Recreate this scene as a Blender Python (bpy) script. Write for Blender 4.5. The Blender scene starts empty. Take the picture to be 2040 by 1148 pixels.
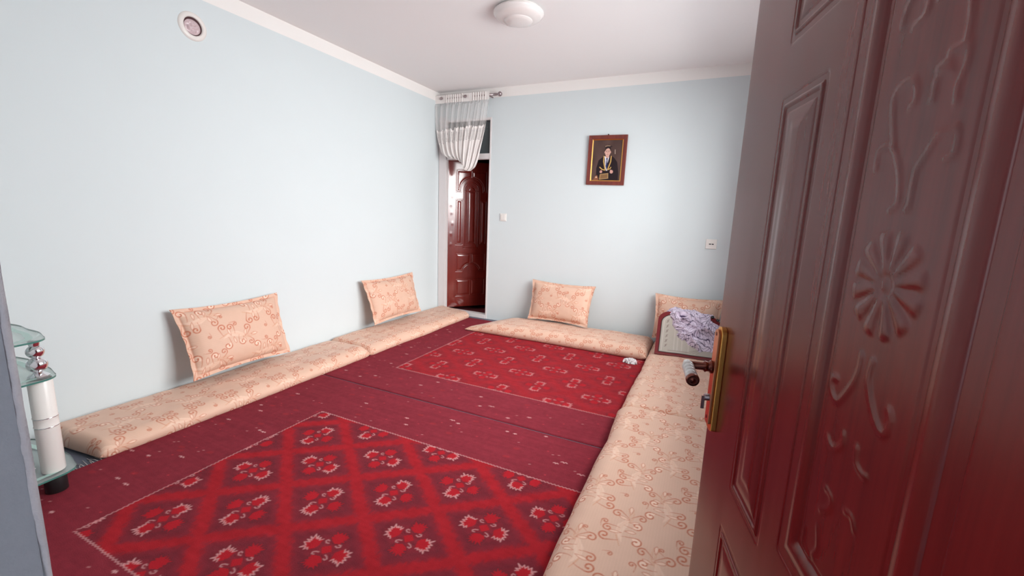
import bpy, math, random
import numpy as np
from mathutils import Vector, Matrix
random.seed(7); RNG = np.random.RandomState(11)
S = bpy.context.scene

# ------------------------------------------------------------------ camera
CAM = np.array([3.4158, -4.9048, 1.40])
F_PX, PITCH, YAW, ROLL = 850.465, -0.1726, -0.4342, 0.0379
fw = Vector((math.sin(YAW)*math.cos(PITCH), math.cos(YAW)*math.cos(PITCH), math.sin(PITCH)))
rt = Vector((math.cos(YAW), -math.sin(YAW), 0)); up = rt.cross(fw)
r2 = math.cos(ROLL)*rt + math.sin(ROLL)*up; u2 = -math.sin(ROLL)*rt + math.cos(ROLL)*up
cd = bpy.data.cameras.new('camera'); cam = bpy.data.objects.new('camera', cd); S.collection.objects.link(cam)
M = Matrix((r2, u2, -fw)).transposed().to_4x4(); M.translation = Vector(CAM); cam.matrix_world = M
cd.sensor_fit = 'HORIZONTAL'; cd.sensor_width = 36; cd.lens = 36*F_PX/2040; cd.clip_start = 0.02
S.camera = cam

# ------------------------------------------------------------------ world, daylight, exposure
S.view_settings.view_transform = 'Standard'; S.view_settings.look = 'None'
S.view_settings.gamma = 1; S.view_settings.use_curve_mapping = False
S.view_settings.exposure = 0.29
W = bpy.data.worlds.new('sky'); S.world = W; W.use_nodes = True
wn = W.node_tree.nodes['Background']; wn.inputs[0].default_value = (0.86, 0.93, 1.0, 1); wn.inputs[1].default_value = 2.6

def area(name, loc, rot, sx, sy, power, col):
    l = bpy.data.lights.new(name, 'AREA'); l.shape = 'RECTANGLE'; l.size = sx; l.size_y = sy
    l.energy = power; l.color = col
    o = bpy.data.objects.new(name, l); S.collection.objects.link(o); o.location = loc; o.rotation_euler = rot
    return o
WY0, WY1, WZ0, WZ1 = -3.55, -0.70, 0.85, 2.5           # window opening in the right wall
area('window_daylight', (5.0, -2.45, 2.45), (0, math.radians(90-16), math.radians(-15)), 2.4, 3.3, 370, (1.0, 0.965, 0.94))
area('corridor_daylight', (0.9, -6.1, 1.6), (0, math.radians(-90), 0), 1.6, 1.6, 14, (0.95, 0.97, 1.0))

# ------------------------------------------------------------------ helpers
def srgb(r, g, b):
    f = lambda c: (c/255/12.92) if c/255 <= 0.04045 else ((c/255+0.055)/1.055)**2.4
    return np.array([f(r), f(g), f(b)])
def rgba(c): return (float(c[0]), float(c[1]), float(c[2]), 1.0)

def vnoise(x, y, seed=0):
    x = np.asarray(x, float); y = np.asarray(y, float)
    xi = np.floor(x).astype(np.int64); yi = np.floor(y).astype(np.int64)
    fx = x-xi; fy = y-yi; fx = fx*fx*(3-2*fx); fy = fy*fy*(3-2*fy)
    def h(a, b):
        v = np.sin(a*127.1+b*311.7+seed*74.7)*43758.5453
        return v-np.floor(v)
    return (h(xi, yi)*(1-fx)+h(xi+1, yi)*fx)*(1-fy)+(h(xi, yi+1)*(1-fx)+h(xi+1, yi+1)*fx)*fy

def link(me, name, mat=None, parent=None, smooth=True):
    o = bpy.data.objects.new(name, me); S.collection.objects.link(o)
    if mat: me.materials.append(mat)
    if parent: o.parent = parent
    if smooth:
        me.polygons.foreach_set('use_smooth', [True]*len(me.polygons))
    me.update()
    return o

def pyd(name, v, f, mat=None, parent=None, smooth=False):
    me = bpy.data.meshes.new(name); me.from_pydata([tuple(map(float, a)) for a in v], [], [tuple(a) for a in f]); me.validate()
    return link(me, name, mat, parent, smooth)

def fastmesh(name, V, Q, mat=None, parent=None, smooth=True, col=None):
    me = bpy.data.meshes.new(name); n = len(V); m = len(Q)
    me.vertices.add(n); me.vertices.foreach_set('co', np.asarray(V, np.float32).ravel())
    me.loops.add(4*m); me.loops.foreach_set('vertex_index', np.asarray(Q, np.int32).ravel())
    me.polygons.add(m); me.polygons.foreach_set('loop_start', np.arange(0, 4*m, 4, dtype=np.int32))
    me.polygons.foreach_set('loop_total', np.full(m, 4, np.int32))
    me.update(calc_edges=True)
    if col is not None:
        a = me.color_attributes.new('pat', 'FLOAT_COLOR', 'POINT')
        c = np.ones((n, 4), np.float32); c[:, :col.shape[1]] = col; a.data.foreach_set('color', c.ravel())
    return link(me, name, mat, parent, smooth)

def gridquads(n, m, wrap=False, off=0):
    i = np.arange(n-1)[:, None]; j = np.arange(m if wrap else m-1)[None, :]; j2 = (j+1) % m
    a = i*m+j; b = i*m+j2; c = (i+1)*m+j2; d = (i+1)*m+j
    return np.stack([a+0*i, b+0*i, c+0*i, d+0*i], -1).reshape(-1, 4)+off

class MB:
    """collects simple solids and links them as one mesh"""
    def __init__(s): s.v = []; s.f = []
    def add(s, v, f):
        o = len(s.v); s.v += [tuple(map(float, a)) for a in v]; s.f += [tuple(i+o for i in q) for q in f]; return s
    def box(s, a, b):
        x0, y0, z0 = a; x1, y1, z1 = b
        return s.add([(x0,y0,z0),(x1,y0,z0),(x1,y1,z0),(x0,y1,z0),(x0,y0,z1),(x1,y0,z1),(x1,y1,z1),(x0,y1,z1)],
              [(0,3,2,1),(4,5,6,7),(0,1,5,4),(1,2,6,5),(2,3,7,6),(3,0,4,7)])
    def lathe(s, prof, org=(0,0,0), axis=(0,0,1), n=32, sx=1, sy=1):
        ax = Vector(axis).normalized(); t = Vector((0,0,1)) if abs(ax.z) < .9 else Vector((1,0,0))
        e1 = ax.cross(t).normalized(); e2 = ax.cross(e1); O = Vector(org); v = []; f = []
        for r, h in prof:
            for k in range(n):
                a = 2*math.pi*k/n; v.append(O+ax*h+e1*(r*math.cos(a)*sx)+e2*(r*math.sin(a)*sy))
        for i in range(len(prof)-1):
            for k in range(n):
                k2 = (k+1) % n; f.append((i*n+k, i*n+k2, (i+1)*n+k2, (i+1)*n+k))
        f.append(tuple(range(n))[::-1]); f.append(tuple((len(prof)-1)*n+k for k in range(n)))
        return s.add(v, f)
    def tube(s, pts, r, n=12, r_fn=None):
        pts = [Vector(p) for p in pts]; v = []; f = []; pn = None
        for i, p in enumerate(pts):
            d = (pts[min(i+1, len(pts)-1)]-pts[max(i-1, 0)]).normalized()
            if pn is None:
                t = Vector((0,0,1)) if abs(d.z) < .9 else Vector((1,0,0)); e1 = d.cross(t).normalized()
            else: e1 = (pn-d*pn.dot(d)).normalized()
            pn = e1; e2 = d.cross(e1); rr = r_fn(i/(len(pts)-1)) if r_fn else r
            for k in range(n):
                a = 2*math.pi*k/n; v.append(p+e1*rr*math.cos(a)+e2*rr*math.sin(a))
        for i in range(len(pts)-1):
            for k in range(n):
                k2 = (k+1) % n; f.append((i*n+k, i*n+k2, (i+1)*n+k2, (i+1)*n+k))
        f.append(tuple(range(n))[::-1]); f.append(tuple((len(pts)-1)*n+k for k in range(n)))
        return s.add(v, f)
    def sphere(s, c, r, n=20):
        return s.lathe([(max(1e-4, r*math.sin(math.pi*i/n)), -r*math.cos(math.pi*i/n)) for i in range(n+1)], c, n=n*2)
    def build(s, name, mat, parent=None, smooth=False, bevel=0, auto=False):
        o = pyd(name, s.v, s.f, mat, parent, smooth or auto)
        if bevel:
            b = o.modifiers.new('bevel', 'BEVEL'); b.width = bevel; b.segments = 3; b.limit_method = 'ANGLE'; b.angle_limit = math.radians(40)
        if auto:
            me = o.data; me.set_sharp_from_angle(angle=math.radians(45))
        return o

def empty(name, loc=(0,0,0), rz=0):
    o = bpy.data.objects.new(name, None); S.collection.objects.link(o); o.location = loc; o.rotation_euler = (0,0,rz); o.empty_display_size = .1
    return o
def tag(o, label, cat, group=None, kind=None):
    if label: o['label'] = label
    if cat: o['category'] = cat
    if group: o['group'] = group
    if kind: o['kind'] = kind
    return o
def st(o, label=None, cat=None):
    o['kind'] = 'structure'
    if label: o['label'] = label
    if cat: o['category'] = cat
    return o

# ------------------------------------------------------------------ materials
def newmat(name):
    m = bpy.data.materials.new(name); m.use_nodes = True; nt = m.node_tree
    return m, nt, nt.nodes['Principled BSDF']
def N(nt, t, **kw):
    n = nt.nodes.new(t)
    for k, v in kw.items(): setattr(n, k, v)
    return n
def mixc(nt, fac, a, b, blend='MIX'):
    n = nt.nodes.new('ShaderNodeMix'); n.data_type = 'RGBA'; n.blend_type = blend
    for i, x in ((0, fac), (6, a), (7, b)):
        if hasattr(x, 'is_linked'): nt.links.new(x, n.inputs[i])
        elif isinstance(x, (int, float)): n.inputs[i].default_value = x
        else: n.inputs[i].default_value = rgba(x)
    return n.outputs[2]
def noise(nt, scale, detail=3, vec=None, rough=.5):
    n = nt.nodes.new('ShaderNodeTexNoise'); n.inputs['Scale'].default_value = scale; n.inputs['Detail'].default_value = detail
    n.inputs['Roughness'].default_value = rough
    if vec is not None: nt.links.new(vec, n.inputs['Vector'])
    return n.outputs[0]
def ramp(nt, x, a, b):
    n = nt.nodes.new('ShaderNodeMapRange'); n.inputs[1].default_value = a; n.inputs[2].default_value = b
    nt.links.new(x, n.inputs[0]); return n.outputs[0]
def bump(nt, bs, h, strength, dist=.002):
    b = nt.nodes.new('ShaderNodeBump'); b.inputs['Strength'].default_value = strength; b.inputs['Distance'].default_value = dist
    nt.links.new(h, b.inputs['Height']); nt.links.new(b.outputs[0], bs.inputs['Normal'])
def coord(nt, scale=(1,1,1)):
    t = nt.nodes.new('ShaderNodeTexCoord'); m = nt.nodes.new('ShaderNodeMapping'); m.inputs['Scale'].default_value = scale
    nt.links.new(t.outputs['Object'], m.inputs[0]); return m.outputs[0]
def plain(name, c, rough=.5, metal=0, var=.06, nscale=30, bmp=0, spec=.5, scale=(1,1,1), coat=0):
    m, nt, bs = newmat(name); v = coord(nt, scale)
    c = np.asarray(c); out = mixc(nt, noise(nt, nscale, 4, v), c*(1-var), np.minimum(c*(1+var), 1))
    nt.links.new(out, bs.inputs['Base Color']); bs.inputs['Roughness'].default_value = rough; bs.inputs['Metallic'].default_value = metal
    bs.inputs['Specular IOR Level'].default_value = spec; bs.inputs['Coat Weight'].default_value = coat
    if bmp: bump(nt, bs, noise(nt, nscale*4, 3, v), bmp)
    return m

m_wall = plain('blue wall paint', (.672, .725, .744), .75, var=.012, nscale=3, bmp=.05, spec=.25)
m_white = plain('white wall paint', (.87, .835, .815), .75, var=.015, nscale=3, bmp=.04, spec=.25)
m_ceil = plain('white ceiling paint', (.875, .85, .85), .85, var=.012, nscale=2, bmp=.04, spec=.2)
m_floor = plain('grey blue concrete floor', srgb(92, 94, 108), .6, var=.12, nscale=12, bmp=.05)
m_wall_shade = plain('shaded wall paint', srgb(178, 181, 190), .8, var=.06, nscale=60, bmp=.25)  # blue wall paint with the doorway shade put into its colour
m_chip = plain('bare white plaster', srgb(240, 230, 232), .9, var=.1, nscale=80, bmp=.4)
m_wood_w = plain('white painted wood', srgb(225, 218, 218), .4, var=.02, nscale=8)
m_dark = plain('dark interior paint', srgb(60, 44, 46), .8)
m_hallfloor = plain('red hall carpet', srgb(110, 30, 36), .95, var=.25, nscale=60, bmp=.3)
m_chrome = plain('chrome', (.82, .80, .82), .08, 1.0, var=.01)
m_steel = plain('brushed steel', srgb(165, 150, 152), .28, 1.0, var=.04)
m_black = plain('black plastic', (.012, .012, .013), .45)
m_ceramic = plain('white enamel', srgb(232, 228, 224), .25, var=.01, coat=.3)
m_plastic = plain('white plastic', srgb(232, 226, 222), .35, var=.01)
m_tissue = plain('white tissue paper', srgb(235, 228, 230), .9, var=.03, nscale=40, bmp=.2)
m_brass = plain('polished brass', srgb(220, 165, 90), .32, 1.0, var=.08, nscale=20)
m_copper = plain('copper coloured plate', srgb(205, 140, 105), .3, 1.0, var=.06, nscale=20)
m_bronze = plain('dark bronze', srgb(120, 70, 60), .25, 1.0, var=.1)
m_beads = plain('black beads', (.01, .01, .01), .2)
m_fringe = plain('grey carpet fringe', srgb(190, 178, 172), .95, var=.2, nscale=60)
m_wire = plain('white cable', srgb(205, 190, 190), .5)

def glassy(name, tint, alpha, rough=.03):
    """thin glass: lets light straight through, with a tinted reflecting surface"""
    m = bpy.data.materials.new(name); m.use_nodes = True; nt = m.node_tree; nt.nodes.clear()
    out = N(nt, 'ShaderNodeOutputMaterial'); tr = N(nt, 'ShaderNodeBsdfTransparent'); gl = N(nt, 'ShaderNodeBsdfPrincipled')
    tr.inputs[0].default_value = rgba(tint); gl.inputs['Base Color'].default_value = rgba(tint); gl.inputs['Roughness'].default_value = rough
    mx = N(nt, 'ShaderNodeMixShader'); v = coord(nt); r = ramp(nt, noise(nt, 3, 2, v), 0, 1)
    lw = N(nt, 'ShaderNodeLayerWeight'); lw.inputs[0].default_value = .25
    ma = N(nt, 'ShaderNodeMath', operation='MULTIPLY_ADD'); nt.links.new(lw.outputs[0], ma.inputs[0]); ma.inputs[1].default_value = .5; ma.inputs[2].default_value = alpha
    nt.links.new(ma.outputs[0], mx.inputs[0]); nt.links.new(tr.outputs[0], mx.inputs[1]); nt.links.new(gl.outputs[0], mx.inputs[2])
    nt.links.new(mx.outputs[0], out.inputs[0]); return m
m_pane = glassy('window glass', (.97, .99, .99), .04)
m_shelf = glassy('green tinted shelf glass', (.90, .95, .94), .07)
m_shelfedge = plain('green glass edge', srgb(70, 120, 112), .12, var=.2, nscale=15)
m_frost = plain('frosted glass border', srgb(170, 200, 192), .3, var=.1, nscale=60)

def attrmat(name, rough=.9, sheen=0, nz=.1, nscale=200, bmp=.3, bdist=.001, spec=.2):
    """colour comes from the woven pattern stored on the mesh"""
    m, nt, bs = newmat(name); a = N(nt, 'ShaderNodeAttribute', attribute_name='pat'); v = coord(nt)
    n1 = noise(nt, nscale, 3, v); n2 = noise(nt, nscale/25, 3, v)
    c = mixc(nt, 1.0, a.outputs['Color'], mixc(nt, n1, (1-nz,)*3, (1+nz,)*3), 'MULTIPLY')
    c = mixc(nt, 1.0, c, mixc(nt, n2, (1-nz*.6,)*3, (1+nz*.6,)*3), 'MULTIPLY')
    nt.links.new(c, bs.inputs['Base Color']); bs.inputs['Roughness'].default_value = rough
    bs.inputs['Sheen Weight'].default_value = sheen; bs.inputs['Specular IOR Level'].default_value = spec
    if bmp: bump(nt, bs, n1, bmp, bdist)
    return m
m_carpet = attrmat('woven wool carpet', .95, 0, .22, 260, .5, .003, .1)
m_fabric = attrmat('brocade cushion fabric', .6, .1, .05, 500, .15, .0008, .3)
m_print = attrmat('printed picture', .35, 0, .05, 300, 0)
m_cloth = attrmat('checked cotton', .9, .1, .05, 500, .2, .0006)
m_mat = attrmat('velvet prayer mat', .9, .3, .08, 400, .3, .001)

def doormat(name, c1, c2, rough, coat):
    m, nt, bs = newmat(name); v = coord(nt, (14, 14, .7)); n1 = noise(nt, 3, 5, v, .6); v2 = coord(nt, (1, 1, .35)); n2 = noise(nt, 5, 3, v2)
    c = mixc(nt, ramp(nt, n1, .3, .7), c1, c2); c = mixc(nt, 1.0, c, mixc(nt, n2, (.8,)*3, (1.2,)*3), 'MULTIPLY')
    nt.links.new(c, bs.inputs['Base Color']); bs.inputs['Roughness'].default_value = rough
    bs.inputs['Coat Weight'].default_value = coat; bs.inputs['Coat Roughness'].default_value = .18
    nt.links.new(n2, bs.inputs['Normal']) if False else None
    return m
m_door1 = doormat('dark mahogany door finish', srgb(86, 13, 13), srgb(108, 22, 20), .27, .0)
m_door2 = doormat('glossy red brown door finish', srgb(108, 28, 22), srgb(122, 36, 28), .16, .8)
m_frame = doormat('red brown picture frame', srgb(95, 36, 28), srgb(125, 52, 40), .35, .3)

# ------------------------------------------------------------------ raster canvas used to weave patterns into meshes
class Canvas:
    def __init__(s, w, h, res, bg, wrap=False):
        s.res = res; s.nx = int(round(w/res)); s.ny = int(round(h/res)); s.a = np.zeros((s.nx, s.ny, 3)); s.a[:] = bg; s.wrap = wrap
        s.X = (np.arange(s.nx)+.5)*res; s.Y = (np.arange(s.ny)+.5)*res
    def _win(s, x0, x1, y0, y1):
        i0, i1 = int(math.floor(x0/s.res))-1, int(math.ceil(x1/s.res))+1; j0, j1 = int(math.floor(y0/s.res))-1, int(math.ceil(y1/s.res))+1
        if not s.wrap: i0 = max(i0, 0); j0 = max(j0, 0); i1 = min(i1, s.nx); j1 = min(j1, s.ny)
        if i1 <= i0 or j1 <= j0: return None
        I = np.arange(i0, i1); J = np.arange(j0, j1)
        return I, J, (I+.5)*s.res, (J+.5)*s.res
    def _put(s, I, J, al, col):
        if s.wrap: I = I % s.nx; J = J % s.ny
        ix = np.ix_(I, J); al = al[..., None]; s.a[ix] = s.a[ix]*(1-al)+np.asarray(col)*al
    def stroke(s, pts, w, col, op=1.0, w2=None):
        w2 = w if w2 is None else w2; pts = np.asarray(pts, float); m = max(w, w2)
        q = s._win(pts[:,0].min()-m, pts[:,0].max()+m, pts[:,1].min()-m, pts[:,1].max()+m)
        if q is None: return
        I, J, X, Y = q; X, Y = np.meshgrid(X, Y, indexing='ij'); al = np.zeros(X.shape); n = len(pts)-1
        for k in range(n):
            a = pts[k]; d = pts[k+1]-a; L = d@d+1e-12
            t = np.clip(((X-a[0])*d[0]+(Y-a[1])*d[1])/L, 0, 1); D = np.hypot(X-a[0]-t*d[0], Y-a[1]-t*d[1])
            ww = w+(w2-w)*(k+t)/n
            al = np.maximum(al, np.clip((ww/2-D)/s.res+.5, 0, 1))
        s._put(I, J, al*op, col)
    def poly(s, pts, col, op=1.0):
        pts = np.asarray(pts, float); q = s._win(pts[:,0].min(), pts[:,0].max(), pts[:,1].min(), pts[:,1].max())
        if q is None: return
        I, J, X, Y = q; X, Y = np.meshgrid(X, Y, indexing='ij'); ins = np.zeros(X.shape, bool); n = len(pts)
        for k in range(n):
            x0, y0 = pts[k]; x1, y1 = pts[(k+1) % n]
            c = ((y0 > Y) != (y1 > Y)); xx = (x1-x0)*(Y-y0)/((y1-y0) or 1e-12)+x0
            ins ^= c & (X < xx)
        s._put(I, J, ins*op, col)
    def sample(s, x, y):
        fx = x/s.res-.5; fy = y/s.res-.5; i = np.floor(fx).astype(int); j = np.floor(fy).astype(int); tx = (fx-i)[..., None]; ty = (fy-j)[..., None]
        if s.wrap: g = lambda a, b: s.a[a % s.nx, b % s.ny]
        else: g = lambda a, b: s.a[np.clip(a, 0, s.nx-1), np.clip(b, 0, s.ny-1)]
        return (g(i, j)*(1-tx)+g(i+1, j)*tx)*(1-ty)+(g(i, j+1)*(1-tx)+g(i+1, j+1)*tx)*ty

def smooth_line(p, k=6):
    p = np.asarray(p, float); q = np.vstack([2*p[0]-p[1], p, 2*p[-1]-p[-2]]); out = []
    for i in range(len(p)-1):
        a, b, c, d = q[i:i+4]
        for t in np.arange(k)/k:
            out.append(.5*((2*b)+(-a+c)*t+(2*a-5*b+4*c-d)*t*t+(-a+3*b-3*c+d)*t**3))
    out.append(p[-1]); return np.array(out)

# brocade of scrolling tendrils, one repeat of the cloth
PEACH = srgb(217, 178, 157); LINE = srgb(190, 104, 74); PALE = srgb(243, 212, 192); FAINT = srgb(212, 158, 130)
fab = Canvas(.30, .38, .002, PEACH, wrap=True)
def curl(c, x, y, ang, L, r, sgn, w=.006, fill=False):
    """a comma shaped tendril: stem of length L leaving (x, y) at ang, rolled up in a spiral of radius r"""
    P = []
    for i in range(9):
        t = i/8; P.append((L*t, sgn*.28*L*math.sin(t*math.pi*.5)*t))
    hx, hy = P[-1]; a0 = math.atan2(P[-1][1]-P[-2][1], P[-1][0]-P[-2][0])
    cx = hx-sgn*math.sin(a0)*-r*-1; cy = hy
    cx = hx+r*math.cos(a0+sgn*math.pi/2); cy = hy+r*math.sin(a0+sgn*math.pi/2)
    for i in range(1, 22):
        t = i/21; rr = r*(1-.74*t); th = a0-sgn*math.pi/2+sgn*t*2.15*math.pi
        P.append((cx+rr*math.cos(th), cy+rr*math.sin(th)))
    ca, sa = math.cos(ang), math.sin(ang); Q = [(x+ca*px-sa*py, y+sa*px+ca*py) for px, py in P]
    if fill: c.poly(Q[6:20], PALE, .7)
    c.stroke(Q[:10], w*.35, LINE, .75, w); c.stroke(Q[9:22], w, LINE, .95); c.stroke(Q[21:], w, LINE, .95, w*.8)
    e = Q[-1]; c.stroke([e, (e[0]+.001, e[1])], w*1.5, LINE)
def leaflet(c, x, y, ang, L, w, col=LINE):
    a = []; b = []
    for i in range(11):
        t = i/10; h = w*math.sin(math.pi*t)**.8*(.4+t*.9); a.append((L*t, h)); b.append((L*t, -h))
    ca, sa = math.cos(ang), math.sin(ang); f = lambda P: [(x+ca*p-sa*q, y+sa*p+ca*q) for p, q in P]
    c.poly(f(a+b[::-1]), PALE, .55); c.stroke(f(a+b[::-1]), .0035, col, .7)
def flourish(c, X, Y, m):
    D = math.radians; A = lambda a: D(a) if m > 0 else math.pi-D(a)
    sp = smooth_line([(X, Y), (X+m*.022, Y+.06), (X+m*.008, Y+.12), (X-m*.02, Y+.18), (X-m*.012, Y+.235)])
    for o in (-.012, -.006, .006, .012):
        c.stroke(sp+np.array([o, 0])*np.linspace(0, 1, len(sp))[:, None], .0026, FAINT, .8)
    c.poly([(X-m*.006, Y+.02), (X+m*.03, Y+.07), (X+m*.026, Y+.12), (X-m*.012, Y+.18), (X-m*.012, Y+.12), (X+m*.002, Y+.07)], PALE, .4)
    curl(c, X+m*.01, Y+.03, A(-38), .050, .025, m, .0068)
    curl(c, X, Y+.055, A(152), .052, .026, m, .0062, True)
    curl(c, X+m*.014, Y+.10, A(20), .045, .023, -m, .0062)
    curl(c, X, Y+.125, A(205), .045, .024, -m, .006, True)
    curl(c, X-m*.015, Y+.17, A(60), .050, .025, -m, .006)
    curl(c, X-m*.02, Y+.18, A(118), .040, .021, m, .0056)
    leaflet(c, X+m*.004, Y+.075, A(-12), .052, .0085); leaflet(c, X-m*.006, Y+.09, A(172), .045, .0085)
    leaflet(c, X-m*.016, Y+.165, A(12), .046, .009); leaflet(c, X-m*.018, Y+.15, A(160), .042, .008)
    leaflet(c, X-m*.014, Y+.205, A(88), .045, .009)
flourish(fab, .075, .01, 1); flourish(fab, .225, .20, -1)
curl(fab, .165, .09, 1.2, .034, .015, 1, .005); curl(fab, .005, .28, 2.0, .034, .015, -1, .005); curl(fab, .205, .03, .4, .026, .012, 1, .0045); curl(fab, .13, .34, 2.6, .026, .012, 1, .0045)
# lustre of the weave running along the cloth
gx, gy = np.meshgrid(fab.X, fab.Y, indexing='ij')
fab.a *= (1+.035*np.sin(gx*2*math.pi/.012))[..., None]**.5
def fabcol(u, v, rot=False, sc=1.0):
    u, v = np.asarray(u)/sc, np.asarray(v)/sc
    return fab.sample(v % .30, u % .38) if not rot else fab.sample(u % .30, v % .38)

# ------------------------------------------------------------------ room shell
WX = 3.72; CH = 2.902; BAND = 2.79; NY = -4.72; JX = 2.697; HX = 3.68
OX0, OX1, OZ = .098, .782, 2.565        # opening in the back wall
st(MB().box((-.12, -7.2, -.12), (6.0, .14, 0)).build('floor', m_floor))
st(MB().box((-.12, -7.2, CH), (WX+.25, 2.2, CH+.12)).build('ceiling', m_ceil))
# left wall with a round hole for the stove pipe is closed by the vent itself
st(MB().box((-.12, NY-.25, 0), (0, .14, BAND)).build('wall_left', m_wall))
st(MB().box((-.12, NY-.25, BAND), (0, .14, CH)).build('trim_1', m_white))
b = MB().box((OX1, 0, 0), (WX+.25, .14, BAND)).box((0, 0, OZ), (OX1, .14, BAND)).box((0, 0, 0), (OX0, .14, OZ))
st(b.build('wall_back', m_wall))
st(MB().box((0, 0, BAND), (WX, .14, CH)).build('trim_2', m_white))
b = MB().box((WX, NY, 0), (WX+.25, 0, WZ0)).box((WX, NY, WZ1), (WX+.25, 0, BAND)).box((WX, NY, WZ0), (WX+.25, WY0, WZ1)).box((WX, WY1, WZ0), (WX+.25, 0, WZ1))
st(b.build('wall_right', m_wall))
st(MB().box((WX, NY, BAND), (WX+.25, 0, CH)).build('trim_3', m_white))
st(MB().box((0, NY-.006, 0), (JX-.003, NY, BAND)).build('wall_near', m_wall))
st(MB().box((0, NY-.006, BAND), (WX, NY, CH)).build('trim_4', m_white))
# near wall core in wall paint greyed for shade: its doorway reveal is the grey face at the left of the picture
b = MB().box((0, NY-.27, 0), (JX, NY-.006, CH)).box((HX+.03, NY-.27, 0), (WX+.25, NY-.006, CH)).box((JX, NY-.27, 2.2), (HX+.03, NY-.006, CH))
st(b.build('wall_near_reveal', m_wall_shade))
st(MB().box((-.12, -7.3, 0), (6, -7.2, CH)).build('wall_corridor', m_wall))
st(MB().box((4.9, -7.2, 0), (5.0, NY-.27, CH)).build('wall_corridor_right', m_wall))
st(MB().box((WX+.25, -7.2, CH), (5.0, NY-.27, CH+.12)).build('ceiling_corridor', m_ceil))
# chipped white plaster along the jamb edge
nz_ = 360; zs = np.linspace(0, 2.2, nz_); V = []; 
wob = .001+.004*vnoise(zs*9, zs*0, 3)**1.5+.003*vnoise(zs*45, zs*0, 5)
wob2 = .0005+.0035*vnoise(zs*11, zs*0, 9)**2+.002*vnoise(zs*60, zs*0, 2)
P = np.zeros((nz_, 6, 3))
for i, z in enumerate(zs):
    w1, w2 = wob[i], wob2[i]
    P[i] = [(JX-.02, NY+.001, z), (JX-.004, NY+.002, z), (JX+.0005+w1*.6, NY+.001, z), (JX+.0012, NY-.001-w2*.5, z), (JX+.0004, NY-.0015-w2, z), (JX-.004, NY-.003-w2, z)]
ob = fastmesh('trim_5', P.reshape(-1, 3), gridquads(nz_, 6, True), m_chip); st(ob)
# next room beyond the back door
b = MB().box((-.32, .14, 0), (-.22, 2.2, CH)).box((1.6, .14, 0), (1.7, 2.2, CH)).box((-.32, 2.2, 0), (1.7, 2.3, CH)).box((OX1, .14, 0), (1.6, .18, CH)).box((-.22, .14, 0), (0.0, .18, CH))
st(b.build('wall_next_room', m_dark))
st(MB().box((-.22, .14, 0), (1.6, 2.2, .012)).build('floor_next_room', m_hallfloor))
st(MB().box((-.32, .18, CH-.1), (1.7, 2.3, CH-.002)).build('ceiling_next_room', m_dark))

# window in the right wall
w = st(MB().box((WX+.10, WY0, WZ0), (WX+.16, WY1, WZ0+.06)).box((WX+.10, WY0, WZ1-.06), (WX+.16, WY1, WZ1)).box((WX+.10, WY0, WZ0+.06), (WX+.16, WY0+.06, WZ1-.06))
   .box((WX+.10, WY1-.06, WZ0+.06), (WX+.16, WY1, WZ1-.06)).box((WX+.105, WY0+.87, WZ0+.06), (WX+.155, WY0+.92, WZ1-.06)).box((WX+.105, WY0+1.70, WZ0+.06), (WX+.155, WY0+1.75, WZ1-.06)).build('window_1', m_wood_w))
MB().box((WX+.128, WY0+.06, WZ0+.06), (WX+.132, WY1-.06, WZ1-.06)).build('pane', m_pane, w)
MB().box((WX-.03, WY0-.04, WZ0-.02), (WX-.0005, WY1+.04, WZ0+.012)).box((WX-.0005, WY0+.001, WZ0+.0005), (WX+.099, WY1-.001, WZ0+.012)).build('window_sill', m_wood_w, w)

# ------------------------------------------------------------------ embossed door leaves
def sd_rect(x, y, x0, x1, y0, y1):
    dx = np.maximum(x0-x, x-x1); dy = np.maximum(y0-y, y-y1)
    return np.where((dx < 0) & (dy < 0), np.maximum(dx, dy), np.hypot(np.maximum(dx, 0), np.maximum(dy, 0)))
def sd_line(x, y, pts):
    D = np.full(x.shape, 9.)
    for k in range(len(pts)-1):
        a = np.array(pts[k]); d = np.array(pts[k+1])-a; L = d@d+1e-12
        t = np.clip(((x-a[0])*d[0]+(y-a[1])*d[1])/L, 0, 1); D = np.minimum(D, np.hypot(x-a[0]-t*d[0], y-a[1]-t*d[1]))
    return D
def bumpf(d, c, w): return np.exp(-((d-c)/w)**2)
def moulding(d, s=1.0):
    """profile across a pressed panel outline, d < 0 inside"""
    return s*(-.0055*bumpf(d, 0, .0035)+.0035*bumpf(d, -.008, .004)-.0045*bumpf(d, -.017, .0035)+.004*(1/(1+np.exp((d+.03)/.004))))
def leaf_mesh(name, width, height, res, hf, mat, thick, parent=None):
    nx = int(width/res)+1; nz = int(height/res)+1
    s = np.linspace(0, width, nx); z = np.linspace(0, height, nz); X, Z = np.meshgrid(s, z, indexing='ij')
    H = hf(X, Z); H = H*np.clip(np.minimum(np.minimum(X, width-X), np.minimum(Z, height-Z))/.01, 0, 1)
    V = [np.stack([X, -H, Z], -1).reshape(-1, 3)]; Q = [gridquads(nx, nz)[:, ::-1]]
    o = nx*nz; V.append(np.array([(0, thick, 0), (width, thick, 0), (width, thick, height), (0, thick, height)], float))
    ob = fastmesh(name, np.vstack(V), np.vstack(Q+[np.array([[o, o+1, o+2, o+3]])[:, ::-1]]), mat, parent)
    return ob
def edges(name, width, height, thick, mat, parent):
    return MB().box((0, .0004, 0), (width, thick-.0004, height)).build(name, mat, parent)

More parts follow.
